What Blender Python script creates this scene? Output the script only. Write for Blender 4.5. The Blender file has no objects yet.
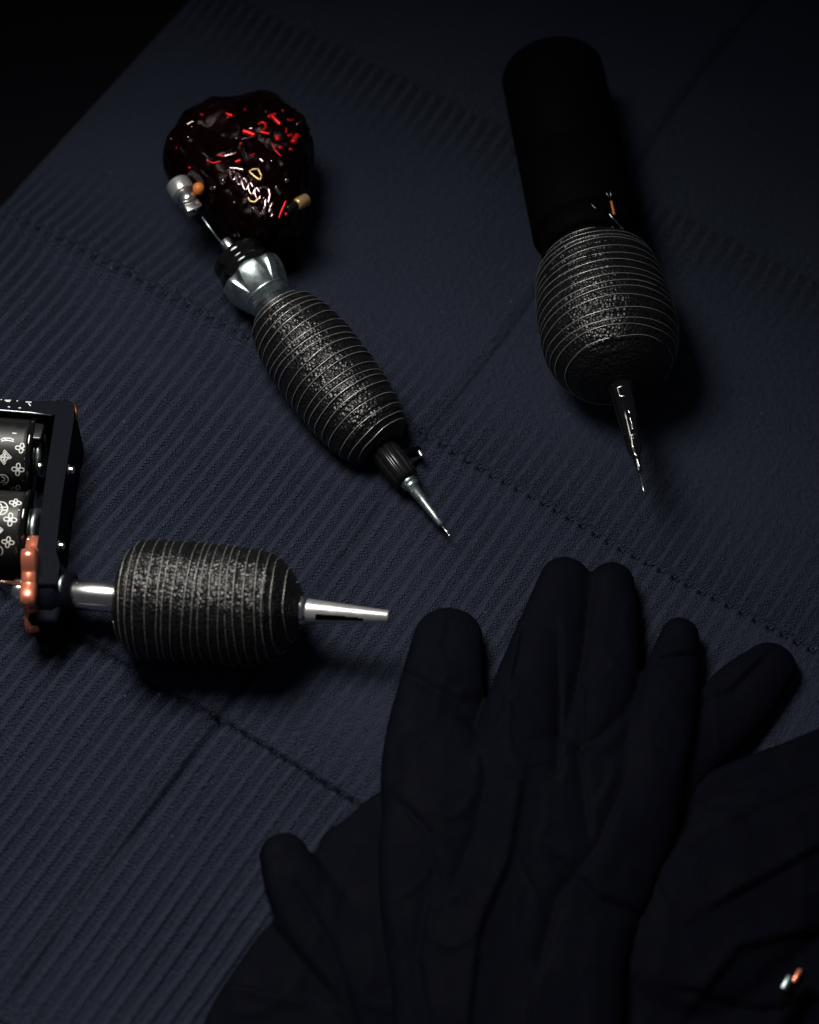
import bpy, math, random
import numpy as np
from mathutils import Vector, noise
from mathutils.bvhtree import BVHTree

# ------------------------------------------------------------------ set-up
SC = bpy.context.scene
COL = SC.collection
MM = 0.001
random.seed(4)
rng = np.random.default_rng(4)
W, H = 819, 1024
LENS, SENS = 85.0, 36.0
FPX = LENS / SENS * 1024
TILT = math.radians(31)
DIST = FPX / 3.2                      # mm from the middle of the picture
CAM = np.array([0, -DIST * math.sin(TILT), DIST * math.cos(TILT)])
FW = np.array([0, math.sin(TILT), -math.cos(TILT)])
UP = np.array([0, math.cos(TILT), math.sin(TILT)])
RT = np.array([1.0, 0, 0])
PHI = math.radians(32.5)
AX = np.array([math.cos(PHI), -math.sin(PHI)])     # across the ribs of the paper
NX = np.array([math.sin(PHI), math.cos(PHI)])      # along the ribs


def ray(px, py):
    return FW + (px - W / 2) / FPX * RT - (py - H / 2) / FPX * UP


def P(px, py, z=0.0):
    d = ray(px, py)
    return CAM + (z - CAM[2]) / d[2] * d


def fbm(x, y, z=0.0, o=4):
    return noise.fractal(Vector((x, y, z)), 1.0, 2.0, o)


# ------------------------------------------------------------------ materials
def mat(name, col, rough=0.5, metal=0.0, spec=0.5, coat=0.0, coat_rough=0.1, bump=None, rvar=0.0, cvar=0.0, vscale=300.0, sheen=0.0, trans=0.0):
    m = bpy.data.materials.new(name)
    m.use_nodes = True
    nt = m.node_tree
    b = nt.nodes['Principled BSDF']
    b.inputs['Base Color'].default_value = (*col, 1)
    b.inputs['Roughness'].default_value = rough
    b.inputs['Metallic'].default_value = metal
    b.inputs['Specular IOR Level'].default_value = spec
    b.inputs['Coat Weight'].default_value = coat
    b.inputs['Coat Roughness'].default_value = coat_rough
    b.inputs['Sheen Weight'].default_value = sheen
    b.inputs['Transmission Weight'].default_value = trans
    tc = nt.nodes.new('ShaderNodeTexCoord')
    if rvar or cvar:
        n = nt.nodes.new('ShaderNodeTexNoise')
        n.inputs['Scale'].default_value = vscale
        n.inputs['Detail'].default_value = 6
        nt.links.new(tc.outputs['Object'], n.inputs['Vector'])
        if rvar:
            mr = nt.nodes.new('ShaderNodeMapRange')
            mr.inputs[1].default_value = 0.3
            mr.inputs[2].default_value = 0.7
            mr.inputs[3].default_value = max(0.02, rough - rvar)
            mr.inputs[4].default_value = rough + rvar
            nt.links.new(n.outputs['Fac'], mr.inputs[0])
            nt.links.new(mr.outputs[0], b.inputs['Roughness'])
        if cvar:
            mx = nt.nodes.new('ShaderNodeMix')
            mx.data_type = 'RGBA'
            mx.inputs[6].default_value = (*[c * (1 - cvar) for c in col], 1)
            mx.inputs[7].default_value = (*[min(1, c * (1 + cvar)) for c in col], 1)
            nt.links.new(n.outputs['Fac'], mx.inputs[0])
            nt.links.new(mx.outputs[2], b.inputs['Base Color'])
    if bump:
        kind, sc, dist, strength = bump
        if kind == 'noise':
            t = nt.nodes.new('ShaderNodeTexNoise')
            t.inputs['Detail'].default_value = 5
            out = 'Fac'
        else:
            t = nt.nodes.new('ShaderNodeTexVoronoi')
            t.feature = 'F1'
            out = 'Distance'
        t.inputs['Scale'].default_value = sc
        nt.links.new(tc.outputs['Object'], t.inputs['Vector'])
        bn = nt.nodes.new('ShaderNodeBump')
        bn.inputs['Strength'].default_value = strength
        bn.inputs['Distance'].default_value = dist
        bn.invert = kind != 'noise'
        nt.links.new(t.outputs[out], bn.inputs['Height'])
        nt.links.new(bn.outputs[0], b.inputs['Normal'])
    return m


M = {}
M['wrap'] = mat('black_wrap', (0.0045, 0.0045, 0.005), 0.33, 0, 0.5, bump=('voronoi', 1000, 0.00035, 1.0), rvar=0.1, vscale=250)
M['thread'] = mat('pale_thread', (0.8, 0.79, 0.76), 0.4, 0.75, 0.5, rvar=0.15, vscale=900)
M['thread_dim'] = mat('worn_thread', (0.6, 0.58, 0.52), 0.5, 0.95, 0.5, rvar=0.2, vscale=1200, bump=('noise', 1600, 0.0003, 1.0))
M['chrome'] = mat('polished_steel', (0.85, 0.85, 0.82), 0.22, 1, rvar=0.05, vscale=160)
M['tipsteel'] = mat('bright_steel', (0.95, 0.95, 0.92), 0.3, 0.85, rvar=0.05, vscale=300)
M['satin'] = mat('satin_steel', (0.58, 0.68, 0.67), 0.36, 1, rvar=0.08, cvar=0.12, vscale=400, bump=('noise', 1500, 0.0001, 0.35))
M['blackplastic'] = mat('black_plastic', (0.007, 0.007, 0.008), 0.22, 0, 0.5, rvar=0.06, vscale=200)
M['barrel'] = mat('matte_black_aluminium', (0.002, 0.002, 0.0028), 0.65, 0, 0.02, rvar=0.06, vscale=300, bump=('noise', 2500, 0.00005, 0.3))
M['glossblack'] = mat('gloss_black', (0.004, 0.004, 0.004), 0.07, 0, 0.6, coat=0.6, coat_rough=0.04)
M['redmetal'] = mat('dark_red_anodised', (0.004, 0.0001, 0.0002), 0.25, 0.3, 0.1, coat=0.0, coat_rough=0.08, rvar=0.08, cvar=0.97, vscale=70)
M['redbright'] = mat('bright_red_enamel', (0.95, 0.02, 0.02), 0.35, 0.6, 0.5)
M['redchrome'] = mat('rose_chrome', (0.62, 0.45, 0.46), 0.14, 1)
M['brass'] = mat('brass', (0.95, 0.66, 0.28), 0.36, 0.8, rvar=0.06)
M['brassdark'] = mat('dull_copper', (0.3, 0.09, 0.03), 0.4, 0.9)
M['copper'] = mat('red_copper_anodised', (1.0, 0.30, 0.17), 0.28, 0.7, coat=0.8, rvar=0.1, vscale=200)
M['orange'] = mat('orange_rubber', (0.75, 0.22, 0.04), 0.35)
M['paint'] = mat('speckled_navy_powder_coat', (0.0036, 0.0045, 0.0085), 0.65, 0, 0.05, cvar=0.8, vscale=1500, rvar=0.1, bump=('noise', 1800, 0.0001, 0.5))
M['coil'] = mat('satin_black_coil_wrap', (0.012, 0.012, 0.011), 0.42, 0, 0.5, rvar=0.05, vscale=100)
M['print'] = mat('white_print', (0.95, 0.95, 0.9), 0.5)
M['glove'] = mat('black_nitrile', (0.0023, 0.0027, 0.0058), 0.72, 0, 0.03, bump=('noise', 1600, 0.00012, 0.6), rvar=0.08, vscale=90, cvar=0.2)
M['table'] = mat('black_table', (0.003, 0.003, 0.005), 0.6, 0, 0.03, rvar=0.1, vscale=30, bump=('noise', 300, 0.0002, 0.3))
M['cream'] = mat('cream_card', (0.75, 0.6, 0.5), 0.7, bump=('noise', 800, 0.0001, 0.3))

RIB = 4.7


def paper_material():
    m = bpy.data.materials.new('navy_embossed_paper')
    m.use_nodes = True
    nt = m.node_tree
    N, L = nt.nodes, nt.links
    b = N['Principled BSDF']
    b.inputs['Roughness'].default_value = 0.78
    b.inputs['Specular IOR Level'].default_value = 0.08
    at = N.new('ShaderNodeUVMap')
    sep = N.new('ShaderNodeSeparateXYZ')
    L.new(at.outputs[0], sep.inputs[0])

    def math_(op, a, b_=None, c=None):
        n = N.new('ShaderNodeMath')
        n.operation = op
        for i, v in enumerate((a, b_, c)):
            if v is None:
                continue
            if isinstance(v, (int, float)):
                n.inputs[i].default_value = v
            else:
                L.new(v, n.inputs[i])
        return n.outputs[0]
    a, n_ = sep.outputs[0], sep.outputs[1]          # mm across and along the ribs
    ph = math_('COSINE', math_('MULTIPLY', a, 2 * math.pi / RIB))
    valley = N.new('ShaderNodeMapRange')
    valley.interpolation_type = 'SMOOTHSTEP'
    L.new(ph, valley.inputs[0])
    valley.inputs[1].default_value = 0.55
    valley.inputs[2].default_value = 0.1
    att = N.new('ShaderNodeAttribute')
    att.attribute_name = 'emboss'
    # wavy cross wrinkles in the valleys
    comb = N.new('ShaderNodeCombineXYZ')
    L.new(math_('MULTIPLY', a, 1.0), comb.inputs[0])
    L.new(math_('MULTIPLY', n_, 1.9), comb.inputs[1])
    no = N.new('ShaderNodeTexNoise')
    no.inputs['Scale'].default_value = 0.75
    no.inputs['Detail'].default_value = 3
    no.inputs['Roughness'].default_value = 0.55
    L.new(comb.outputs[0], no.inputs['Vector'])
    wv = math_('SINE', math_('ADD', math_('MULTIPLY', n_, 2 * math.pi / 1.4),
               math_('ADD', math_('MULTIPLY', no.outputs['Fac'], 13.0), math_('MULTIPLY', math_('SINE', math_('MULTIPLY', a, 2 * math.pi / 1.3)), 1.4))))
    comb2 = N.new('ShaderNodeCombineXYZ')
    L.new(a, comb2.inputs[0])
    L.new(n_, comb2.inputs[1])
    fine = N.new('ShaderNodeTexNoise')
    fine.inputs['Scale'].default_value = 2.2
    fine.inputs['Detail'].default_value = 5
    fine.inputs['Roughness'].default_value = 0.7
    L.new(comb2.outputs[0], fine.inputs['Vector'])
    big = N.new('ShaderNodeTexNoise')
    big.inputs['Scale'].default_value = 0.02
    big.inputs['Detail'].default_value = 4
    L.new(comb2.outputs[0], big.inputs['Vector'])
    h = math_('ADD', math_('MULTIPLY', math_('MULTIPLY', math_('MULTIPLY', wv, valley.outputs[0]), att.outputs['Fac']), 1.1), math_('MULTIPLY', fine.outputs['Fac'], 1.9))
    bn = N.new('ShaderNodeBump')
    bn.inputs['Strength'].default_value = 1.0
    bn.inputs['Distance'].default_value = 0.0011
    L.new(h, bn.inputs['Height'])
    L.new(bn.outputs[0], b.inputs['Normal'])
    wr = N.new('ShaderNodeTexNoise')
    wr.inputs['Scale'].default_value = 0.55
    wr.inputs['Detail'].default_value = 4
    L.new(comb2.outputs[0], wr.inputs['Vector'])
    L.new(math_('ADD', h, math_('MULTIPLY', wr.outputs['Fac'], 2.6)), bn.inputs['Height'])
    cr = N.new('ShaderNodeMix')
    cr.data_type = 'RGBA'
    cr.inputs[6].default_value = (0.044, 0.054, 0.090, 1)
    cr.inputs[7].default_value = (0.061, 0.073, 0.114, 1)
    L.new(big.outputs['Fac'], cr.inputs[0])
    # pale lint fibres
    vo = N.new('ShaderNodeTexVoronoi')
    vo.inputs['Scale'].default_value = 0.11
    L.new(comb2.outputs[0], vo.inputs['Vector'])
    lint = N.new('ShaderNodeMapRange')
    L.new(vo.outputs['Distance'], lint.inputs[0])
    lint.inputs[1].default_value = 0.045
    lint.inputs[2].default_value = 0.015
    mx = N.new('ShaderNodeMix')
    mx.data_type = 'RGBA'
    L.new(math_('MULTIPLY', lint.outputs[0], 0.7), mx.inputs[0])
    L.new(cr.outputs[2], mx.inputs[6])
    mx.inputs[7].default_value = (0.3, 0.3, 0.33, 1)
    L.new(mx.outputs[2], b.inputs['Base Color'])
    return m


M['paper'] = paper_material()

# ------------------------------------------------------------------ object helpers
BASE = {}


def root(name, label, cat, base, group=None):
    o = bpy.data.objects.new(name, None)
    o.empty_display_size = 0.01
    COL.objects.link(o)
    o.location = [c * MM for c in base]
    o['label'] = label
    o['category'] = cat
    if group:
        o['group'] = group
    BASE[o] = np.array(base, float)
    return o


def obj(name, verts, faces, material, parent=None, smooth=True, base=None, mats=None, idx=None):
    if parent is not None:
        off = BASE[parent]
    else:
        off = np.array(base if base is not None else (0, 0, 0), float)
    v = (np.asarray(verts, float) - off) * MM
    me = bpy.data.meshes.new(name)
    me.from_pydata(v.tolist(), [], [tuple(f) for f in faces])
    me.materials.append(material)
    for x in mats or []:
        me.materials.append(x)
    if idx is not None:
        me.polygons.foreach_set('material_index', idx)
    me.polygons.foreach_set('use_smooth', [smooth] * len(me.polygons))
    me.update()
    o = bpy.data.objects.new(name, me)
    COL.objects.link(o)
    if parent is not None:
        o.parent = parent
    else:
        o.location = off * MM
    BASE[o] = off
    return o


def tag(o, **k):
    for a, b in k.items():
        o[a] = b
    return o


def frame_of(d):
    d = np.asarray(d, float)
    d = d / np.linalg.norm(d)
    u = np.cross(np.array([0, 0, 1.0]), d)
    if np.linalg.norm(u) < 1e-4:
        u = np.array([1.0, 0, 0])
    u /= np.linalg.norm(u)
    v = np.cross(d, u)
    return d, u, v                     # axis, side, up


def lathe(A, d, prof, segs=64, rfun=None, close=True):
    """prof: (s, r) pairs along the axis d from A. Returns verts, faces."""
    d, u, v = frame_of(d)
    th = np.linspace(0, 2 * np.pi, segs, endpoint=False)
    V, F = [], []
    for s, r in prof:
        rr = np.full(segs, float(r)) if rfun is None else np.array([rfun(s, t, r) for t in th])
        ring = A + s * d + rr[:, None] * (np.cos(th)[:, None] * u + np.sin(th)[:, None] * v)
        V.append(ring)
    n = len(prof)
    for i in range(n - 1):
        for j in range(segs):
            k = (j + 1) % segs
            F.append((i * segs + j, i * segs + k, (i + 1) * segs + k, (i + 1) * segs + j))
    V = np.concatenate(V)
    if close:
        F.append(tuple(range(segs))[::-1])
        F.append(tuple((n - 1) * segs + j for j in range(segs)))
    return V, F


def bev(L_, r, b=0.4, s0=0.0):
    return [(s0, r - b), (s0 + b * 0.3, r - b * 0.3), (s0 + b, r), (s0 + L_ - b, r), (s0 + L_ - b * 0.3, r - b * 0.3), (s0 + L_, r - b)]


def tube(pts, rad, segs=8, closed=False):
    pts = [np.asarray(p, float) for p in pts]
    n = len(pts)
    V, F = [], []
    prev = None
    for i, p in enumerate(pts):
        if closed:
            t = pts[(i + 1) % n] - pts[i - 1]
        else:
            t = pts[min(i + 1, n - 1)] - pts[max(i - 1, 0)]
        t = t / (np.linalg.norm(t) + 1e-9)
        if prev is None:
            a = np.cross(t, [0, 0, 1.0])
            if np.linalg.norm(a) < 0.05:
                a = np.cross(t, [1.0, 0, 0])
        else:
            a = prev - t * np.dot(prev, t)
        a = a / np.linalg.norm(a)
        prev = a
        b = np.cross(t, a)
        r = rad[i] if hasattr(rad, '__len__') else rad
        for k in range(segs):
            q = 2 * math.pi * k / segs
            V.append(p + r * (math.cos(q) * a + math.sin(q) * b))
    m = n if closed else n - 1
    for i in range(m):
        for k in range(segs):
            k2 = (k + 1) % segs
            i2 = (i + 1) % n
            F.append((i * segs + k, i * segs + k2, i2 * segs + k2, i2 * segs + k))
    if not closed:
        F.append(tuple(range(segs))[::-1])
        F.append(tuple((n - 1) * segs + k for k in range(segs)))
    return np.array(V), F


def join(*parts):
    V, F, o = [], [], 0
    for v, f in parts:
        V.append(np.asarray(v))
        F += [tuple(i + o for i in q) for q in f]
        o += len(v)
    return np.concatenate(V), F


def box(c, d, half, bevel=0.5):
    """bevelled box: centre c, axes from direction d (level), half sizes (along, side, up)"""
    d, u, v = frame_of(d)
    hx, hy, hz = half
    b = min(bevel, hx * .9, hy * .9, hz * .9)
    V = []
    lay = [(-hz, b), (-hz + b * .3, b * .3), (-hz + b, 0), (hz - b, 0), (hz - b * .3, b * .3), (hz, b)]
    for z, ins in lay:
        x, y = hx - ins, hy - ins
        cb = b * 0.7
        for px, py in ((x, y - cb), (x - cb, y), (-x + cb, y), (-x, y - cb), (-x, -y + cb), (-x + cb, -y), (x - cb, -y), (x, -y + cb)):
            V.append(np.asarray(c) + px * d + py * u + z * v)
    F = []
    for i in range(len(lay) - 1):
        for j in range(8):
            k = (j + 1) % 8
            F.append((i * 8 + j, i * 8 + k, (i + 1) * 8 + k, (i + 1) * 8 + j))
    F.append(tuple(range(8))[::-1])
    F.append(tuple(40 + j for j in range(8)))
    return np.array(V), F


def ico(c, r, sub=2, sc=(1, 1, 1)):
    import bmesh
    bm = bmesh.new()
    bmesh.ops.create_icosphere(bm, subdivisions=sub, radius=1)
    V = np.array([v.co[:] for v in bm.verts]) * r * np.array(sc) + np.asarray(c)
    F = [tuple(x.index for x in f.verts) for f in bm.faces]
    bm.free()
    return V, F


def prism(poly, z0, z1, bevel=0.4):
    """poly: list of xy (mm); extruded z0..z1 with a small bevel"""
    poly = np.asarray(poly, float)
    c = poly.mean(0)
    V, n = [], len(poly)
    for z, k in ((z0, bevel), (z0 + bevel, 0), (z1 - bevel, 0), (z1, bevel)):
        dd = poly - c
        l = np.linalg.norm(dd, axis=1, keepdims=True)
        q = poly - dd / l * k
        V += [(*p, z) for p in q]
    F = []
    for i in range(3):
        for j in range(n):
            k = (j + 1) % n
            F.append((i * n + j, i * n + k, (i + 1) * n + k, (i + 1) * n + j))
    F.append(tuple(range(n))[::-1])
    F.append(tuple(3 * n + j for j in range(n)))
    return np.array(V), F


def bvh(V, F):
    return BVHTree.FromPolygons([Vector(v) for v in V], F)


def hit(tree, px, py):
    d = ray(px, py)
    r = tree.ray_cast(Vector(CAM), Vector(d))
    if r[0] is None:
        return None
    return np.array(r[0]), np.array(r[1])


def surface_tube(tree, pts, rad, lift=0.0, segs=6, step=1.2):
    """a raised stroke following a surface under the picture points pts"""
    out = []
    for a, b in zip(pts[:-1], pts[1:]):
        n = max(1, int(math.dist(a, b) / step))
        for i in range(n):
            out.append((a[0] + (b[0] - a[0]) * i / n, a[1] + (b[1] - a[1]) * i / n))
    out.append(pts[-1])
    q = []
    for p in out:
        h = hit(tree, *p)
        if h is not None:
            q.append(h[0] + h[1] * lift)
    if len(q) < 2:
        return None
    return tube(q, rad, segs)


def ribbon(tree, pts, w, lift=0.06):
    """thin printed line on a surface"""
    q = []
    for p in pts:
        h = hit(tree, *p)
        if h is None:
            return None
        q.append(h)
    V, F = [], []
    n = len(q)
    for i in range(n):
        t = q[min(i + 1, n - 1)][0] - q[max(i - 1, 0)][0]
        if np.linalg.norm(t) < 1e-6:
            t = np.array([1.0, 0, 0])
        s = np.cross(q[i][1], t)
        s /= np.linalg.norm(s) + 1e-9
        c = q[i][0] + q[i][1] * lift
        V += [c - s * w / 2, c + s * w / 2]
    for i in range(n - 1):
        F.append((2 * i, 2 * i + 1, 2 * i + 3, 2 * i + 2))
    return np.array(V), F


# ------------------------------------------------------------------ wrapped grip
def wrapped_grip(parent, A, d, prof, pitch, seed, thread='thread', wire=0.13, wob=0.8, step=0.4, s_wire=None):
    """A: start point, d: axis, prof: (s, r); bandage wrap with its edge thread as a sub-part"""
    S = np.array([p[0] for p in prof], float)
    R = np.array([p[1] for p in prof], float)
    s0, s1 = S[0], S[-1]
    fine = np.linspace(s0, s1, 400)

    def base(s):
        return np.interp(s, S, R)
    k = np.ones(13) / 13
    br = np.convolve(np.pad(base(fine), 6, mode='edge'), k, 'valid')
    jit = np.array([0.5 * noise.noise(Vector((s * 0.16, seed, 0))) + 0.22 * noise.noise(Vector((s * 0.6, seed, 3))) for s in fine])
    f = (fine - s0) / pitch + jit
    f = np.maximum.accumulate(f + np.linspace(0, 1e-3, 400))
    dax, u, v = frame_of(d)

    def wobble(s, th):
        return wob * (noise.noise(Vector((s * 0.11, seed, 7))) * 1.6 * math.sin(th) + noise.noise(Vector((s * 0.09, seed, 11))) * 1.6 * math.cos(th) + 0.3 * noise.noise(Vector((math.cos(th) * 1.5, math.sin(th) * 1.5, s * 0.3 + seed))))
    nS, nT = 260, 160
    ss = np.linspace(s0, s1, nS)
    V = np.zeros((nS, nT, 3))
    for i, s in enumerate(ss):
        for j in range(nT):
            th = 2 * math.pi * j / nT
            sw = s - wobble(s, th)
            ph = np.interp(sw, fine, f) - th / (2 * math.pi)
            fr = ph - math.floor(ph)
            r = np.interp(s, fine, br)
            lip = fr ** 1.5 * step if fr < 0.93 else step * (1 - (fr - 0.93) / 0.07)
            edge = min(1, (s - s0) / 2, (s1 - s) / 2)
            r += (lip + 0.22 * noise.noise(Vector((s * 0.35, math.cos(th) * r * 0.3, math.sin(th) * r * 0.3 + seed)))) * max(0, edge)
            V[i, j] = A + s * dax + r * (math.cos(th) * u + math.sin(th) * v)
    V = V.reshape(-1, 3)
    F = []
    for i in range(nS - 1):
        for j in range(nT):
            k2 = (j + 1) % nT
            F.append((i * nT + j, i * nT + k2, (i + 1) * nT + k2, (i + 1) * nT + j))
    F.append(tuple(range(nT))[::-1])
    F.append(tuple((nS - 1) * nT + j for j in range(nT)))
    grip = obj('wrapped_grip', V, F, M['wrap'], parent)
    # thread along the overlapping edge
    a0, a1 = s_wire or (s0 + 0.8, s1 - 1.0)
    p0, p1 = np.interp(a0, fine, f), np.interp(a1, fine, f)
    n = int((p1 - p0) * 72)
    pts = []
    for q in np.linspace(p0, p1, n):
        th = 2 * math.pi * (q % 1.0)
        s = np.interp(q, f, fine)
        # q = f(sw) - ... : the edge lies where the wrap phase is whole
        s = s + wobble(s, -th)
        s = min(max(s, s0 + 0.3), s1 - 0.3)
        th2 = 2 * math.pi * (q - math.floor(q))
        r = np.interp(s, fine, br) + step * 0.8 + 0.05 + 0.1 * noise.noise(Vector((q * 9, seed, 5)))
        pts.append(A + s * dax + r * (math.cos(th2) * u + math.sin(th2) * v))
    rad = [wire * (0.75 + 0.5 * abs(noise.noise(Vector((i * 0.11, seed, 1))))) for i in range(len(pts))]
    tv, tf = tube(pts, rad, 6)
    obj('edge_thread', tv, tf, M[thread], grip)
    return grip


# ------------------------------------------------------------------ table and paper
def table():
    v = [(-900, -900, -3.2), (900, -900, -3.2), (900, 900, -3.2), (-900, 900, -3.2), (-900, -900, -30), (900, -900, -30), (900, 900, -30), (-900, 900, -30)]
    f = [(0, 1, 2, 3), (7, 6, 5, 4), (0, 4, 5, 1), (1, 5, 6, 2), (2, 6, 7, 3), (3, 7, 4, 0)]
    tag(obj('table_top', v, f, M['table'], smooth=False), kind='structure')


table()
A0, A1, N0, N1 = -181.5, 330.0, -199.9, 380.0
FOLD_N = [143.0, 24.0, -92.0]
FOLD_A = [-8.5, 165.0]


def paper_height(a, n):
    """vectorised height in mm of the paper at rib coordinates"""
    an, nn = a, n
    # ribs: rounded ridge in a flat valley
    nz = 0.5 * np.sin(nn * 0.021 + an * 0.013 + 1.0) + 0.5 * np.sin(nn * 0.034 - an * 0.019 + 2.2)
    c = np.cos(2 * np.pi * (an + 0.25 * np.sin(nn * 0.05)) / RIB)
    rib = np.clip((c + 0.1) / 0.75, 0, 1) ** 0.8
    # how strongly the emboss shows: crisp lower left, pressed out towards the upper right
    right = 1 / (1 + np.exp(-an / 15))
    far = 1 / (1 + np.exp(-(nn - 38 - 14 * right) / 10))
    fl1 = np.exp(-np.abs(nn - 143) / 11) / (1 + np.exp((nn - 144) / 1.2))
    fl2 = np.exp(-np.abs(nn - 24) / 9) * (nn > 22)
    left = 1 / (1 + np.exp((an + 25) / 16)) * (1 - far)
    low = 1 / (1 + np.exp((nn + 90) / 3.0))
    amp = (0.14 + 0.06 * (1 - right) + 0.55 * low + 0.22 * left * (1 - low)) * (1 - 0.92 * far) + 0.26 * fl1 + 0.3 * fl2
    midflat = np.exp(-((nn + 72) / 18) ** 2) * (nn > -92) + 0.9 * np.exp(-((nn - 8) / 12) ** 2) * (nn < 24)
    amp = np.clip(2.1 * amp * (1 + 0.3 * nz) * (1 - 0.6 * midflat), 0.05, 1.3)
    z = rib * amp
    patch = 0.62 + 0.38 * np.sin(an * 0.055 + 1.5 * np.sin(nn * 0.045)) * np.cos(nn * 0.06 + an * 0.02)
    emb = np.clip(np.maximum(amp / 0.75, 1.1 * patch * (1 - far)) + 0.6 * fl1, 0.12, 1.0)
    sc0 = np.cos(2 * np.pi * an / RIB)
    # folds
    def ridge(x, w):
        return np.exp(-np.abs(x) / w)
    z += np.where(nn < 143, 4.2 * ridge(nn - 143, 20), 4.2 * ridge(nn - 143, 7)) - 1.8 * ridge(nn - 143 - 0.5 * sc0, 0.8)
    wob = 0.6 * np.sin(an * 0.05)
    z += np.where(nn > 24, 5.2 * ridge(nn - 24, 18), 5.2 * ridge(nn - 24, 6)) * (1.25 / (1 + np.exp((an - 5) / 18)) - 0.25) - 2.3 * ridge(nn - 24 - 0.5 * sc0, 0.75)
    z += -1.5 * ridge(nn + 92, 10) - 1.5 * ridge(nn + 92, 0.8) + 2.0 * ridge(nn + 78, 16) * (nn > -92) + 2.2
    z += -2.6 * ridge(an + 8.5 + 0.3 * np.sin(nn * 0.07), 1.5) + 0.8 * ridge(an + 12.0, 1.0) + 0.6 * ridge(an + 5.5, 1.0) + 0.9 * ridge(an + 8.5, 14) - 1.6 * ridge(an + 8.5, 2.6) * low
    z += -0.9 * ridge(an - 165, 1.2) + 1.1 * ridge(an - 165, 14)
    sc = 0.4 * np.cos(2 * np.pi * an / RIB)
    sig = lambda x: 1 / (1 + np.exp(-np.clip(x, -60, 60) / 0.22))
    z += (1.2 / (1 + np.exp((an - 5) / 18)) + 0.3) * sig(nn - 24 - sc) * np.exp(-np.clip(nn - 24, 0, None) / 20)
    z += 1.5 * sig(nn + 92 - sc) * np.exp(-np.clip(nn + 92, 0, None) / 25)
    z += 1.8 * sig(143 + sc - nn) * np.exp(-np.clip(143 - nn, 0, None) / 25)
    z -= 0.4 * (0.5 - 0.5 * np.cos(2 * np.pi * an / RIB)) * (np.exp(-((nn - 24) / 0.9) ** 2) + np.exp(-((nn + 92) / 0.9) ** 2))
    # slow waves
    z += 0.55 * np.sin(an * 0.028 + 0.6) * np.sin(nn * 0.031 + 0.9) + 0.25 * np.sin(an * 0.061 + nn * 0.043)
    return z, emb


def refine(lo, hi, base, spots, fine, reach):
    xs = [lo]
    while xs[-1] < hi:
        x = xs[-1]
        st = fine if any(abs(x - s) < reach for s in spots) else base
        xs.append(min(hi, x + st))
    return np.array(xs)


def paper():
    aa = np.arange(A0, A1, 0.47)
    nn = refine(N0, N1, 1.7, FOLD_N, 0.3, 4)
    Ag, Ng = np.meshgrid(aa, nn, indexing='ij')
    Z, EM = paper_height(Ag, Ng)
    # crinkle noise (coarse grid, bilinear)
    ga = np.arange(A0, A1 + 6, 5.0)
    gn = np.arange(N0, N1 + 6, 5.0)
    G = np.array([[fbm(x * 0.03, y * 0.022, 1.3, 5) for y in gn] for x in ga])
    ia = np.clip((Ag - A0) / 5.0, 0, len(ga) - 1.001)
    ib = np.clip((Ng - N0) / 5.0, 0, len(gn) - 1.001)
    i0, j0 = ia.astype(int), ib.astype(int)
    fa, fb = ia - i0, ib - j0
    i1, j1 = np.minimum(i0 + 1, len(ga) - 1), np.minimum(j0 + 1, len(gn) - 1)
    Z += 1.3 * (G[i0, j0] * (1 - fa) * (1 - fb) + G[i1, j0] * fa * (1 - fb) + G[i0, j1] * (1 - fa) * fb + G[i1, j1] * fa * fb)
    # the sheet settles onto the table at its rim
    rim = np.minimum(np.minimum(Ag - A0, A1 - Ag), np.minimum(Ng - N0, N1 - Ng))
    er = np.exp(-rim / 9)
    Z = Z * (1 - er) - 0.3 * er
    X = Ag * AX[0] + Ng * NX[0]
    Y = Ag * AX[1] + Ng * NX[1]
    na, nb = Ag.shape
    # slight waviness of the cut edge
    V = np.stack([X, Y, Z], -1).reshape(-1, 3)
    I = np.arange(na * nb).reshape(na, nb)
    F = np.stack([I[:-1, :-1], I[1:, :-1], I[1:, 1:], I[:-1, 1:]], -1).reshape(-1, 4)
    # underside rim so that the sheet has thickness
    ring = np.concatenate([I[:, 0], I[-1, 1:], I[-2::-1, -1], I[0, -2:0:-1]])
    V2 = V[ring].copy()
    V2[:, 2] = np.minimum(V2[:, 2] - 0.5, -3.0)
    off = len(V)
    m = len(ring)
    R = [(ring[(i + 1) % m], ring[i], off + i, off + (i + 1) % m) for i in range(m)]
    V = np.concatenate([V, V2])
    o = obj('paper_sheet', V, np.concatenate([F, np.array(R)]).tolist(), M['paper'])
    me = o.data
    uv = me.uv_layers.new(name='ribs')
    li = np.zeros(len(me.loops), dtype=np.int32)
    me.loops.foreach_get('vertex_index', li)
    AN = np.concatenate([np.stack([Ag, Ng], -1).reshape(-1, 2), np.stack([Ag, Ng], -1).reshape(-1, 2)[ring]])
    uv.data.foreach_set('uv', AN[li].ravel())
    em = me.attributes.new('emboss', 'FLOAT', 'POINT')
    em.data.foreach_set('value', np.concatenate([EM.ravel(), EM.ravel()[ring]]))
    tag(o, label='navy blue ribbed paper towel with fold creases spread under all the tools', category='paper towel')


paper()

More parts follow.
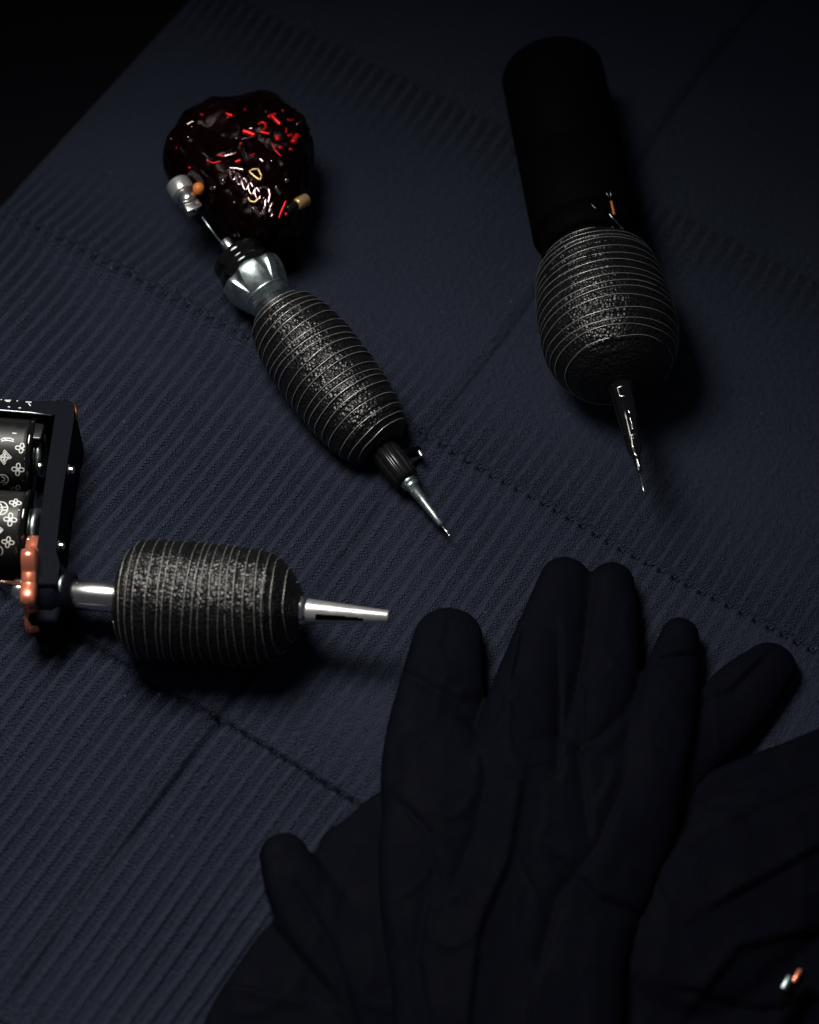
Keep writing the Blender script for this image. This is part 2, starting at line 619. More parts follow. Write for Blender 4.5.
# ------------------------------------------------------------------ pen machine (upper right)
def pen():
    a = P(555, 68, 17.5)
    b = P(645, 497, 13.0)
    zt = lambda py: (py - 68) / (497 - 68)
    # tail rests on its barrel, nose on its grip: axis slightly raised at the grip
    a = P(551, 68, 18.0)
    b = P(645, 497, 27.0)
    L_ = np.linalg.norm(b - a)
    d = (b - a) / L_
    s = lambda py: zt(py) * L_
    r_ = root('pen_tattoo_machine', 'matte black pen tattoo machine with wide wrapped grip lying at the upper right', 'tattoo machine', (*P(600, 330, 0)[:2], 1.5))
    prof = [(s(68), 9), (s(68) + .3, 12.5), (s(69.5), 15), (s(72), 16.6), (s(76), 17.4), (s(120), 17.5), (s(172), 17.6), (s(173), 17.1), (s(175), 17.1), (s(176), 17.6), (s(244), 17.7), (s(246), 17.2), (s(249), 15.0), (s(256), 14.4), (s(278), 14.2)]
    v, f = lathe(a, d, prof, 96)
    barrel = obj('barrel', v, f, M['barrel'], r_)
    dd, u, w = frame_of(d)
    # power socket on the end cap, rim ring
    v, f = lathe(a - d * 0.9, d, [(0, 3.0), (0, 4.2), (0.2, 4.6), (1.2, 4.6)], 32)
    obj('power_socket', v, f, M['satin'], barrel)
    # dial ring with its marks
    v, f = lathe(a, d, [(s(245), 14.8), (s(246), 16.2), (s(264), 16.0), (s(266), 14.4)], 96, rfun=lambda q, t, r: r - (0.25 if math.cos(t * 40) > 0.2 and r > 15.9 else 0))
    ring = obj('dial_ring', v, f, M['barrel'], r_)
    tree = bvh(*join(lathe(a, d, prof, 96), (v, f)))
    t = surface_tube(tree, [(611, 201), (612, 206), (614, 215)], 0.45, 0.05, 8)
    obj('orange_mark', *t, M['orange'], barrel)
    ts = [surface_tube(tree, p, rr, 0.05) for p, rr in (([(606, 193), (609, 197)], .22), ([(610, 192), (611, 196)], .2), ([(591, 204), (596, 209)], .12), ([(609, 214), (616, 222), (624, 231)], .28), ([(612, 227), (616, 232)], .3), ([(641, 233), (645, 241)], .15))]
    obj('joint_glints', *join(*[x for x in ts if x]), M['satin'], barrel)  # thin steel strokes shaped as the glints around the ring joint
    g = [(271, 44), (273, 52), (279, 58), (289, 63), (305, 67), (325, 70), (350, 70.5), (364, 67), (375, 61), (384, 52), (390, 42), (395, 30), (398, 16)]
    prof = [(s(p), q / 3.27) for p, q in g]
    wrapped_grip(r_, a, d, prof, 3.0, 3.1, wire=0.10, wob=1.5, step=0.35, s_wire=(s(272), s(386)))
    # cartridge: stepped clear-black plastic nose
    pr = [(s(385), 4.6), (s(398), 4.5), (s(400), 3.5), (s(430), 3.1), (s(431.5), 2.7), (s(456), 2.3), (s(460), 1.4), (s(474), .7), (s(476), .35)]
    v, f = lathe(a, d, pr, 48)
    cart = obj('needle_cartridge', v, f, M['glossblack'], r_)
    ct = bvh(v, f)
    ws = [surface_tube(ct, p, rr, 0.02, 6, 1.0) for p, rr in (
        ([(623, 386), (617.5, 388), (620, 396.5), (625, 396)], .30), ([(628, 410), (630, 414)], .3), ([(630, 418), (632, 424), (633, 430)], .3),
        ([(635.5, 434), (631.5, 435.5), (632.5, 445), (635, 454.5), (637.5, 456.5)], .38), ([(634, 437), (632, 439)], .3), ([(637, 459), (639.5, 467)], .2))]
    obj('nose_glints', *join(*[x for x in ws if x]), M['chrome'], cart)  # chrome strokes laid on the nose to draw its glints and bright outline
    v, f = lathe(a, d, [(s(472), .32), (s(490), .27), (s(495), .05)], 12)
    obj('needle', v, f, M['chrome'], cart)
    v, f = ico(hit(ct, 633, 436)[0] + u * 4.5 + np.array([4.0, 6, 0]), .5, 2, (1, 2, 1))
    return r_


pen()

# ------------------------------------------------------------------ red rotary machine (upper left)
def rotary():
    A = P(231, 249, 21)
    B = P(449, 535, 7.5)
    L_ = np.linalg.norm(B - A)
    d = (B - A) / L_
    s = lambda px: (px - 231) / (449 - 231) * L_
    r_ = root('rotary_tattoo_machine', 'ornate dark red tattoo machine with fluted steel collar and wrapped grip, upper left', 'tattoo machine', (*P(300, 330, 0)[:2], 1.5))
    dd, u, w = frame_of(d)
    # carved body
    out = [(166, 150), (165, 135), (182, 108), (207, 94), (235, 89), (262, 88), (284, 92), (302, 108), (312, 128), (311, 155), (309, 185), (296, 218), (272, 240), (240, 236), (218, 214), (184, 186)]
    zc = 22.0
    pts = np.array([P(x, y + (18 if y < 160 else 7), zc)[:2] for x, y in out])
    c = pts.mean(0)
    n = len(pts)
    NB = 240
    bd = []
    for i in range(NB):                                   # closed Catmull-Rom
        t = i / NB * n
        k = int(t)
        q = t - k
        p0, p1, p2, p3 = (pts[(k + o) % n] for o in (-1, 0, 1, 2))
        bd.append(0.2 * ((2 * p1) + (-p0 + p2) * q + (2 * p0 - 5 * p1 + 4 * p2 - p3) * q * q + (-p0 + 3 * p1 - 3 * p2 + p3) * q ** 3) + 0.6 * (p1 * (1 - q) + p2 * q))
    bd = np.array(bd)
    NR = 110
    V, F, V0 = [], [], []
    for i in range(NR):
        al = -math.pi / 2 + math.pi * (i + 0.5) / NR
        k = abs(math.cos(al)) ** 0.55
        z = zc + math.copysign(abs(math.sin(al)) ** 0.8, al) * (15.5 if al > 0 else 19.0)
        for j in range(NB):
            p = c + (bd[j] - c) * k
            q = Vector((p[0] * 0.15, p[1] * 0.15, z * 0.15))
            cell = noise.voronoi(q * 0.8)[0]
            gro = min(1.0, (cell[1] - cell[0]) * 4.5)
            swirl = math.sin(4.0 * noise.noise(q * 0.8) * 3.0)
            disp = 3.2 * min(.75, noise.voronoi(q * 0.55)[0][0]) + 0.5 * gro + 0.2 * swirl - 0.8
            dir_ = np.array([*((p - c) / (np.linalg.norm(p - c) + 1e-6) * math.cos(al)), math.sin(al)])
            V.append(np.array([*p, z]) + dir_ * (disp - 1.2))
            V0.append(np.array([*p, z]) + dir_ * 1.3)
    for i in range(NR - 1):
        for j in range(NB):
            k = (j + 1) % NB
            F.append((i * NB + j, i * NB + k, (i + 1) * NB + k, (i + 1) * NB + j))
    F.append(tuple(range(NB))[::-1])
    F.append(tuple((NR - 1) * NB + j for j in range(NB)))
    body = obj('carved_body', V, F, M['redmetal'], r_)
    tree = bvh(V0, F)
    Z = lambda L: [(140 + x / 4.095, 70 + y / 4.095) for x, y in L]
    red = [([(422, 250), (445, 256), (470, 267)], .95), ([(524, 192), (540, 184), (556, 180)], .65), ([(542, 188), (556, 204), (576, 222)], .75),
           ([(486, 222), (496, 212), (512, 216), (516, 232), (504, 246), (492, 252)], .45), ([(492, 252), (510, 256), (530, 260)], .5),
           ([(560, 270), (566, 288)], .9), ([(628, 298), (636, 282), (646, 268)], 1.1), ([(570, 318), (582, 316)], .7), ([(606, 268), (624, 262)], .4),
           ([(352, 176), (366, 182), (380, 186)], .55), ([(366, 182), (358, 196)], .45), ([(390, 376), (412, 368)], .6), ([(408, 302), (416, 300)], .6),
           ([(316, 346), (340, 352), (352, 344)], .3), ([(272, 370), (300, 380), (330, 372)], .25), ([(604, 200), (618, 206), (630, 200)], .3), ([(612, 322), (626, 326)], .5),
           ([(600, 536), (586, 566), (570, 608)], .35), ([(596, 590), (604, 592)], .6), ([(246, 178), (258, 184)], .35), ([(196, 398), (206, 400)], .3), ([(150, 318), (146, 320)], .3), ([(426, 160), (434, 160)], .3),
           ([(582, 162), (590, 166)], .3), ([(452, 350), (470, 340)], .25), ([(540, 300), (556, 330), (580, 352)], .2), ([(600, 236), (600, 256)], .25)]
    ts = [surface_tube(tree, Z(p), r, 0.25, 6, 0.8) for p, r in red]
    obj('raised_lettering', *join(*[x for x in ts if x]), M['redbright'], body)
    sil = [([(190, 222), (204, 214), (220, 208)], .35), ([(205, 232), (214, 230)], .3), ([(118, 286), (128, 280)], .25), ([(446, 238), (462, 238)], .5), ([(392, 280), (398, 278)], .4), ([(416, 280), (436, 278), (460, 272)], .3),
           ([(192, 274), (200, 272)], .3), ([(344, 352), (366, 346), (396, 336)], .45), ([(270, 362), (280, 372)], .3), ([(490, 362), (506, 376)], .7), ([(536, 368), (542, 374)], .5),
           ([(598, 446), (606, 458)], .9), ([(556, 476), (566, 496), (576, 510)], .6), ([(642, 222), (654, 212), (664, 206)], .35), ([(364, 400), (396, 402), (424, 408)], .6),
           ([(330, 462), (344, 450)], 1.1), ([(290, 484), (310, 482)], .9), ([(382, 542), (388, 544)], .5), ([(460, 566), (476, 580), (496, 598)], .8), ([(512, 168), (518, 170)], .3)]
    ts = [surface_tube(tree, Z(p), r, 0.3, 8, 0.8) for p, r in sil]
    obj('glint_nubs', *join(*[x for x in ts if x]), M['redchrome'], body)  # small bright nubs modelling the white glints scattered over the body
    # row of looped ornaments below the lettering
    loops = []
    for k in range(5):
        cx, cy = 376 + k * 26, 424 + k * 20
        L = [(cx + 9 * math.cos(t) + 6 * math.sin(t), cy + 24 * math.sin(t) - 3 * math.cos(t)) for t in np.linspace(0.5, 2 * math.pi - 0.1, 22)]
        loops.append(surface_tube(tree, Z(L), .42, .6, 6, 0.6))
    loops.append(surface_tube(tree, Z([(490, 484), (505, 476), (528, 484), (534, 510), (528, 540), (534, 566), (546, 590), (540, 604)]), .5, .5, 6, .8))
    loops.append(surface_tube(tree, Z([(505, 520), (516, 530), (514, 560), (504, 574), (512, 590)]), .6, .4, 6, .8))
    loops.append(surface_tube(tree, Z([(546, 540), (536, 560), (530, 585)]), .45, .4, 6, .8))
    obj('looped_ornament', *join(*[x for x in loops if x]), M['redchrome'], body)
    t = [surface_tube(tree, Z([(446, 414), (460, 404), (484, 402), (498, 430), (492, 448), (470, 434), (448, 414)]), .4, .5, 6, .8), surface_tube(tree, Z([(442, 520), (450, 536), (470, 540), (486, 524)]), .4, .5, 6, .8)]
    obj('brass_trim', *join(*[x for x in t if x]), M['brass'], body)
    # brass plug socket at the side
    q = P(301.5, 202, 29)
    dir_ = P(311, 197.5, 28) - P(295, 206, 30)
    v, f = lathe(q - dir_ / np.linalg.norm(dir_) * 2.6, dir_, bev(5.2, 2.0, .5), 28)
    bs = obj('brass_socket', v, f, M['brass'], r_)
    v, f = lathe(q - dir_ / np.linalg.norm(dir_) * 7, dir_, bev(5.0, 1.5, .3), 20)
    obj('socket_stem', v, f, M['blackplastic'], bs)
    # black frame reaching down to the tube vice
    fr = [box(P(268, 236, 14), P(276, 262, 16) - P(256, 215, 16), (9.5, 7, 11), 2.0), box(P(246, 262, 13), d, (5, 7, 7), 2)]
    obj('frame', *join(*fr), M['barrel'], r_)
    # bearing stack on the drive side
    dz = P(205, 222, 27) - P(180, 182, 27)
    dz /= np.linalg.norm(dz)
    q = P(178, 184, 28)
    v, f = lathe(q, dz, bev(4.8, 4.1, .15), 48)
    drum = obj('drive_bearing', v, f, M['tipsteel'], r_)
    v, f = join(lathe(q, dz, bev(3.0, 3.4, .3, 6.2), 40), lathe(q, dz, [(4.8, 2.2), (6.6, 2.2)], 24))
    obj('bearing_step', v, f, M['chrome'], drum)
    v, f = box(q + dz * 11.3, dz, (1.7, 2.7, 1.8), .3)
    obj('drive_block', v, f, M['chrome'], drum)
    v, f = ico(P(198.5, 188.5, 31.5), 1.9, 3, (1, 1.1, 1))
    obj('orange_grommet', v, f, M['orange'], drum)
    v, f = tube([P(202, 217, 29), P(224, 247, 23)], .34, 10)
    obj('needle_bar', v, f, M['satin'], drum)
    # tube end, rings, fluted collar
    v, f = lathe(A, d, bev(5.2, 2.1, .3, -3.6), 32)
    obj('tube_end', v, f, M['chrome'], r_)
    rg = [(2.2, 3.0), (2.8, 8.0), (3.6, 9.0), (5.8, 9.0), (6.4, 8.2), (7.6, 8.2), (8.2, 9.4), (10.4, 9.6), (11.2, 8.2), (13.5, 7.8)]
    v, f = lathe(A, d, rg, 72)
    obj('vice_ring', v, f, M['glossblack'], r_)
    def flute(q, t, r):
        ph = (t * 6 / (2 * math.pi) + 0.28) % 1.0 - 0.5
        w_ = max(0.02, 0.24 * (1 - (q - 7.5) / 9.2))
        if 7.5 < q < 16.7 and abs(ph) < w_:
            return (r + 0.5) - 1.0 * (1 - (ph / w_) ** 2) * (1 - (q - 7.5) / 9.2) ** 0.6
        return r + 0.5
    cp = [(7.6, 7.5)] + [(7.7 + k * 0.28, 9.9 + 0.35 * math.sin(min(1, k / 8) * math.pi / 2) - 0.0026 * k ** 2) for k in range(33)] + [(16.95, 7.9), (17.1, 7.3), (19.6, 6.7), (20.2, 6.2), (20.6, 5.2), (22.5, 5.0)]
    v, f = lathe(A, d, cp, 240, rfun=flute)
    v = v + d * 4.2
    col = obj('fluted_collar', v, f, M['satin'], r_)
    v, f = lathe(A, d, [(16.72, 7.6), (16.8, 8.3), (17.0, 8.3), (17.1, 7.4)], 96)
    v = v + d * 4.2
    obj('collar_rim', v, f, M['chrome'], col)
    g = [(280, 6.2), (282, 9.4), (287, 11.6), (298, 13.4), (312, 14.5), (335, 14.7), (354, 14.2), (368, 13.3), (378, 11.6), (384, 9.2), (387, 6)]
    wrapped_grip(r_, A, d, [(s(p) - 1, q) for p, q in g], 3.0, 9.7, wire=0.105, wob=1.0, step=0.4)
    # plastic tube with ribs and steel tip
    tp = [(s(378), 4.6), (s(400), 4.6), (s(407), 4.4), (s(409), 3.9)]
    v, f = lathe(A, d, tp, 96, rfun=lambda q, t, r: r - (0.35 if math.cos(t * 10) > 0.4 else 0))
    tb = obj('tip_tube', v, f, M['blackplastic'], r_)
    v, f = lathe(A, d, [(s(408.5), 2.2), (s(409), 2.6), (s(410), 2.8), (s(412), 2.5), (s(413), 1.8)], 40)
    obj('copper_ring', v, f, M['satin'], tb)
    v, f = lathe(A, d, [(s(412.5), 2.7), (s(414), 1.9), (s(424), 1.5), (s(436), 1.15), (s(441), 1.0), (s(442), .6)], 40)
    nz = obj('steel_tip', v, f, M['satin'], r_)
    v, f = lathe(A, d, [(s(441), .28), (s(448), .22), (s(450), .05)], 10)
    v2, f2 = ico(A + d * s(449.3), .55, 2)
    obj('needle', *join((v, f), (v2, f2)), M['chrome'], nz)
    q = P(420, 453, 9)
    v, f = lathe(q, P(427, 459, 9) - P(421, 448, 9), bev(2.6, .7, .3, -1), 20)
    sc = obj('side_screw', v, f, M['satin'], tb)
    v, f = tube([A + d * s(392), P(419, 451, 8)], 1.6, 16)
    obj('clamp_arm', v, f, M['barrel'], tb)


rotary()

# ------------------------------------------------------------------ coil machine (left edge)
def coil_machine():
    A = P(118, 597.5, 18.0)
    B = P(390, 617, 24.0)
    L_ = np.linalg.norm(B - A)
    d = (B - A) / L_
    s = lambda px: (px - 118) / (390 - 118) * L_
    r_ = root('coil_tattoo_machine', 'coil tattoo machine with white monogram pattern and copper red thumb wheel, left edge', 'tattoo machine', (*P(90, 560, 0)[:2], 1.5))
    K = 3.22
    g = [(120, 28), (123, 39), (129, 47), (138, 55), (150, 57.5), (190, 57.5), (240, 56), (262, 54), (276, 49), (287, 40), (296, 28), (302, 17)]
    wrapped_grip(r_, A, d, [(s(p), q / K) for p, q in g], 2.65, 17.3, thread='thread_dim', wire=0.11, wob=1.2, step=0.45)
    v, f = lathe(A, d, bev(s(124) - s(72), 4.6, .35, s(72)), 64)
    obj('steel_tube', v, f, M['chrome'], r_)
    # open chrome tip: tapered tube with a slot on the near side
    dd, u, w = frame_of(d)
    segs, st = 72, 60
    V, F, MI = [], [], []
    for lay in (0, 1):
        for i in range(st):
            t = i / (st - 1)
            px = 294 + t * (389 - 294)
            r = (4.0 - 2.1 * t) * (1 - 0.0 * lay) - 0.45 * lay
            for j in range(segs):
                th = 2 * math.pi * j / segs
                V.append(A + d * s(px) + r * (math.cos(th) * u + math.sin(th) * w))
    def cut(i, j):
        t = i / (st - 1)
        th = (2 * math.pi * (j + .5) / segs)
        # near (camera) side, a little below the top: direction -y, +z
        x, y, z = math.cos(th) * u + math.sin(th) * w
        el = math.degrees(math.atan2(z, -y))
        if 0.24 < t < 0.74 and 14 < el < 50 - 40 * max(0, t - .5):
            return True
        return False
    for i in range(st - 1):
        for j in range(segs):
            k = (j + 1) % segs
            if cut(i, j):
                continue
            F.append((i * segs + j, i * segs + k, (i + 1) * segs + k, (i + 1) * segs + j))
            o = st * segs
            F.append((o + i * segs + j, o + (i + 1) * segs + j, o + (i + 1) * segs + k, o + i * segs + k))
            MI += [0, 1]  # steel inner faces coloured black, shade painted into the slot
    for j in range(segs):
        k = (j + 1) % segs
        i = st - 1
        F.append((i * segs + j, i * segs + k, st * segs + i * segs + k, st * segs + i * segs + j))
        MI.append(0)
    tip = obj('steel_tip', V, F, M['tipsteel'], r_, mats=[M['blackplastic']], idx=MI)
    v, f = lathe(A, d, [(s(300), .6), (s(388), .5), (s(391.5), .15)], 14)
    obj('needle', v, f, M['satin'], tip)
    # raised fork rib over the base of the tip
    v, f = lathe(A, d, [(s(296), 3.6), (s(298), 4.6), (s(304), 4.5), (s(308), 3.7)], 48)
    obj('tip_collar', v, f, M['chrome'], tip)
    # tube vice and hub
    v, f = lathe(A, d, [(s(38), 5.5), (s(40), 7.2), (s(46), 8.6), (s(58), 8.6), (s(62), 7.5), (s(66), 6.5), (s(73), 6.2), (s(73.5), 4.8)], 64)
    vice = obj('tube_vice', v, f, M['paint'], r_)
    v, f = box(A + d * s(50) - np.array([0, 4.0, 5.0]), d, (4.6, 7.5, 8.5), 1.2)
    obj('vice_block', v, f, M['paint'], vice)
    v, f = lathe(A + w * 3.2, d, bev(s(66) - s(60), 4.2, .5, s(60)), 32)
    obj('locking_band', v, f, M['satin'], vice)
    # copper thumb wheel, seen on edge
    def star(q, t, r):
        return r + (2.2 * max(-.6, math.sin(6 * t - 0.4))  if r > 8 else 0)
    wl = [(s(27), 6), (s(27.3), 12.6), (s(28.5), 13.6), (s(35.0), 13.6), (s(36.3), 12.6), (s(36.6), 6)]
    wc = P(33.5, 584, 18.0)
    xd = np.array([1.0, 0.02, 0])
    v, f = lathe(wc - xd * 2.2, xd, [(0, 6), (.1, 11.9), (.6, 12.5), (3.9, 12.5), (4.4, 11.9), (4.5, 6)], 240, rfun=star)
    wheel = obj('thumb_wheel', v, f, M['copper'], r_)
    v, f = lathe(A, d, bev(s(47) - s(21), 4.6, .9, s(21)), 40)
    obj('wheel_hub', v, f, M['copper'], wheel)
    v, f = lathe(A, d, bev(s(24) - s(12), 3.6, .6, s(12)), 40)
    obj('knurled_nut', v, f, M['chrome'], r_)
    v, f = tube([P(-45, 579, 21), P(21, 583, 20)], .55, 10)
    obj('needle_bar', v, f, M['chrome'], r_)
    # frame: upright bar, top bar, lower web
    def plate(poly, z0, z1, zp):
        return prism([P(x, y, zp)[:2] for x, y in poly], z0, z1, .5)
    zt = 26
    side = plate([(57, 404), (64, 399), (72, 401), (75, 408), (74, 420), (62, 500), (56, 552), (60, 566), (57, 585), (38, 585), (34, 566), (37, 545), (46, 470), (54, 420)], 2.2, zt, zt)
    top = plate([(-70, 390), (-70, 404), (-40, 408), (2, 410), (50, 415.5), (58, 413), (60, 400), (20, 399), (-30, 394)], 2.2, zt - .6, zt)
    obj('frame', *join(side, top), M['paint'], r_, smooth=False)
    rim = tube([P(-40, 408.0, zt), P(0, 410.2, zt), P(30, 412.6, zt), P(51, 415.3, zt)], .3, 6)
    fr = obj('edge_highlight', *rim, M['satin'], r_)  # steel line drawing the highlight along the top bar
    v, f = tube([P(74.5, 405, 24), P(76.5, 414, 23), P(76, 420, 22)], .5, 8)
    obj('red_strip', v, f, M['brassdark'], r_)
    # coils with printed pattern
    coils = []
    Z = lambda L: [(x / 6.022, 390 + y / 6.022) for x, y in L]

    def arc(cx, cy, rx, ry, a0, a1, n=16, rot=0.0):
        L = []
        for k in range(n):
            t = math.radians(a0 + (a1 - a0) * k / (n - 1))
            x, y = rx * math.cos(t), ry * math.sin(t)
            L.append((cx + x * math.cos(rot) - y * math.sin(rot), cy + x * math.sin(rot) + y * math.cos(rot)))
        return L

    def flower(cx, cy, R, rot=0.1, sq=0.8):
        L = []
        for k in range(4):
            an = rot + k * math.pi / 2
            o = R * 0.58
            px, py = cx + o * math.cos(an), cy + o * math.sin(an) * sq
            L.append(arc(px, py, R * 0.4, R * 0.3 * (0.9 + 0.1 * sq), 0, 360, 14, an))
        L.append(arc(cx, cy, R * .12, R * .12, 0, 360, 8))
        return L

    def solid_flower(cx, cy, R, sq=0.9):
        L = []
        for k in range(4):
            an = 0.2 + k * math.pi / 2
            L.append([(cx, cy), (cx + R * math.cos(an), cy + R * math.sin(an) * sq)])
            L.append([(cx + R * .3 * math.cos(an - .6), cy + R * .3 * math.sin(an - .6) * sq), (cx + R * .95 * math.cos(an - .15), cy + R * .95 * math.sin(an - .15) * sq)])
        return L
    pat = {0: [], 1: []}
    c0, c1 = pat[0], pat[1]
    c0 += flower(130, 350, 38, .15, .65)
    c0 += flower(108, 478, 38, .1, 1.0)
    c0 += flower(105, 600, 38, .15, .6)
    c0 += [[(-8, 405), (28, 362), (68, 405), (24, 448), (-8, 405)], [(2, 405), (28, 374), (56, 405), (24, 436), (2, 405)]] + solid_flower(27, 405, 24)
    c0 += [arc(188, 415, 40, 42, 95, 270), [(150, 400), (176, 396)], [(150, 430), (176, 436)], [(176, 385), (186, 376)], [(176, 436), (184, 444)], [(168, 415), (186, 415)]]
    c0 += [arc(16, 540, 34, 30, -90, 90), [(-2, 510), (16, 510)], [(-2, 556), (46, 556)], [(8, 520), (28, 530), (28, 545), (8, 548)]]
    c0 += [[(176, 522), (138, 544), (170, 566)], [(170, 532), (152, 545), (172, 555), (170, 532)]]
    c0 += [[(5, 300), (22, 290), (60, 290), (84, 300)], [(8, 308), (40, 302), (84, 310)], [(22, 290), (44, 306)]]
    c0 += [[(74, 260), (100, 262)], [(176, 312), (198, 318)], [(190, 322), (204, 310)]]
    c1 += flower(62, 780, 40, .1, 1.0)
    c1 += flower(48, 916, 38, .15, .8)
    c1 += [arc(8, 712, 38, 38, -110, 110), [(2, 684), (14, 706), (44, 706)], [(14, 724), (44, 724)], [(2, 744), (14, 724)], [(2, 706), (20, 714), (2, 722)]]
    c1 += flower(92, 680, 36, .15, .42)
    c1 += [[(-2, 826), (18, 842), (-2, 862)], [(-2, 838), (8, 844), (-2, 852)], [(112, 722), (118, 724)]]
    c1 += [arc(-4, 970, 20, 28, -80, 60)]
    # more of the same pattern round the rest of the coils, towards the left
    for cc, ys in ((c0, (350, 478, 600)), (c1, (780, 916))):
        for y in ys:
            cc += flower(-60, y + 10, 36, .1, .8)
            cc += flower(-140, y - 20, 36, .1, .8)
    for i, (pa, pb) in enumerate((((-70, 449), (33, 455)), ((-75, 524), (27, 530)))):
        z = 14.0
        a, b = P(*pa, z), P(*pb, z)
        Lc = np.linalg.norm(b - a)
        cd = (b - a) / Lc
        rr = 11.6
        prof = [(0, rr - 1)] + [(q, rr) for q in np.linspace(.5, Lc - .5, 30)] + [(Lc, rr - .6)]
        v, f = lathe(a, cd, prof, 128)
        tree = bvh(v, f)
        parts = [(v, f)]
        nf = len(f)
        marks = [ribbon(tree, Z(l), .36, .05) for l in pat[i]]
        marks = [m for m in marks if m]
        mv, mf = join((v, f), *marks)
        obj('coil', mv, mf, M['coil'], r_, mats=[M['print']], idx=[0] * nf + [1] * (len(mf) - nf))
        co = [o for o in r_.children if o.name.startswith('coil')][-1]
        wv, wf = lathe(b, cd, [(-.2, rr - 2), (-.2, rr + .7), (.3, rr + 1.0), (1.3, rr + 1.0), (1.7, rr + .4), (1.7, 5)], 96)
        obj('coil_washer', wv, wf, M['glossblack'], co)
        wv, wf = lathe(b, cd, [(1.7, 5.2), (1.7, 6.5), (2.0, 6.8), (3.6, 6.8), (3.6, 4)], 64)
        obj('coil_core', wv, wf, M['satin'], co)
    # screws through the upright bar
    for px, py in ((64, 469), (54, 545)):
        q = P(px, py, 23)
        dx = P(px + 20, py + 3, 23) - q
        v, f = lathe(q - dx / np.linalg.norm(dx) * 1.5, dx, bev(3.2, 1.9, .5), 6)
        v2, f2 = lathe(q + dx / np.linalg.norm(dx) * 1.4, dx, bev(1.8, 1.2, .4), 24)
        obj('hex_screw', *join((v, f), (v2, f2)), M['chrome'], r_, smooth=False)
    for px, py in ((29, 542), (40, 467)):
        q = P(px, py, 23)
        v, f = lathe(q, np.array([.2, -.1, 1.0]), bev(1.6, .8, .25), 20)
        obj('small_screw', v, f, M['chrome'], r_)
    # armature bar and spring over the coils
    v, f = box(P(-8, 430, 24), P(40, 434, 24) - P(-40, 428, 24), (16, 3.0, 1.4), .5)
    obj('spring_bar', v, f, M['blackplastic'], r_)
    for px, py in ((8, 401), (28, 402), (22, 405), (14, 405.5), (30, 405.5), (2, 400)):
        q = P(px, py, zt - .3)
    tree = bvh(*top)
    mk = [ribbon(tree, Z(l), .3, .05) for l in ([(28, 62), (66, 62)], [(36, 68), (60, 70)], [(100, 66), (108, 66)], [(155, 72), (190, 74)], [(172, 80), (184, 96)], [(48, 100), (60, 104)], [(112, 108), (126, 108)], [(4, 58), (12, 58)])]
    mk = [m for m in mk if m]
    if mk:
        obj('frame_print', *join(*mk), M['print'], r_)


coil_machine()

# ------------------------------------------------------------------ gloves
def flat_tube(chain, segs=28, sub=8):
    """chain of (px, py, half width px, half height mm, z mm): a rounded flattened finger"""
    ch = [np.array([*P(c[0], c[1], c[4]), c[2] / 3.3, c[3] * 0.68]) for c in chain]
    pts = []
    n = len(ch)
    for i in range(n - 1):
        p0, p1, p2, p3 = ch[max(i - 1, 0)], ch[i], ch[i + 1], ch[min(i + 2, n - 1)]
        for k in range(sub):
            q = k / sub
            pts.append(0.5 * ((2 * p1) + (-p0 + p2) * q + (2 * p0 - 5 * p1 + 4 * p2 - p3) * q * q + (-p0 + 3 * p1 - 3 * p2 + p3) * q ** 3))
    pts.append(ch[-1])
    # rounded ends
    t0 = pts[0][:3] - pts[1][:3]
    t0 /= np.linalg.norm(t0)
    t1 = pts[-1][:3] - pts[-2][:3]
    t1 /= np.linalg.norm(t1)
    head = []
    for al in (85, 72, 58, 44, 30, 15):
        a = math.radians(al)
        q = pts[0].copy()
        q[:3] = q[:3] + t0 * math.sin(a) * pts[0][3]
        q[3:] = q[3:] * math.cos(a)
        head.append(q)
    tail = []
    for al in (15, 30, 44, 58, 72, 85):
        a = math.radians(al)
        q = pts[-1].copy()
        q[:3] = q[:3] + t1 * math.sin(a) * pts[-1][3]
        q[3:] = q[3:] * math.cos(a)
        tail.append(q)
    pts = head + pts + tail
    V, F = [], []
    m = len(pts)
    for i, p in enumerate(pts):
        t = pts[min(i + 1, m - 1)][:3] - pts[max(i - 1, 0)][:3]
        t[2] = 0
        t /= np.linalg.norm(t)
        sd = np.cross([0, 0, 1.0], t)
        for k in range(segs):
            th = 2 * math.pi * k / segs
            c, s_ = math.cos(th), math.sin(th)
            V.append(p[:3] + sd * p[3] * c + np.array([0, 0, 1.0]) * p[4] * math.copysign(abs(s_) ** 0.85, s_))
    for i in range(m - 1):
        for k in range(segs):
            k2 = (k + 1) % segs
            F.append((i * segs + k, i * segs + k2, (i + 1) * segs + k2, (i + 1) * segs + k))
    F.append(tuple(range(segs))[::-1])
    F.append(tuple((m - 1) * segs + k for k in range(segs)))
    return np.array(V), F


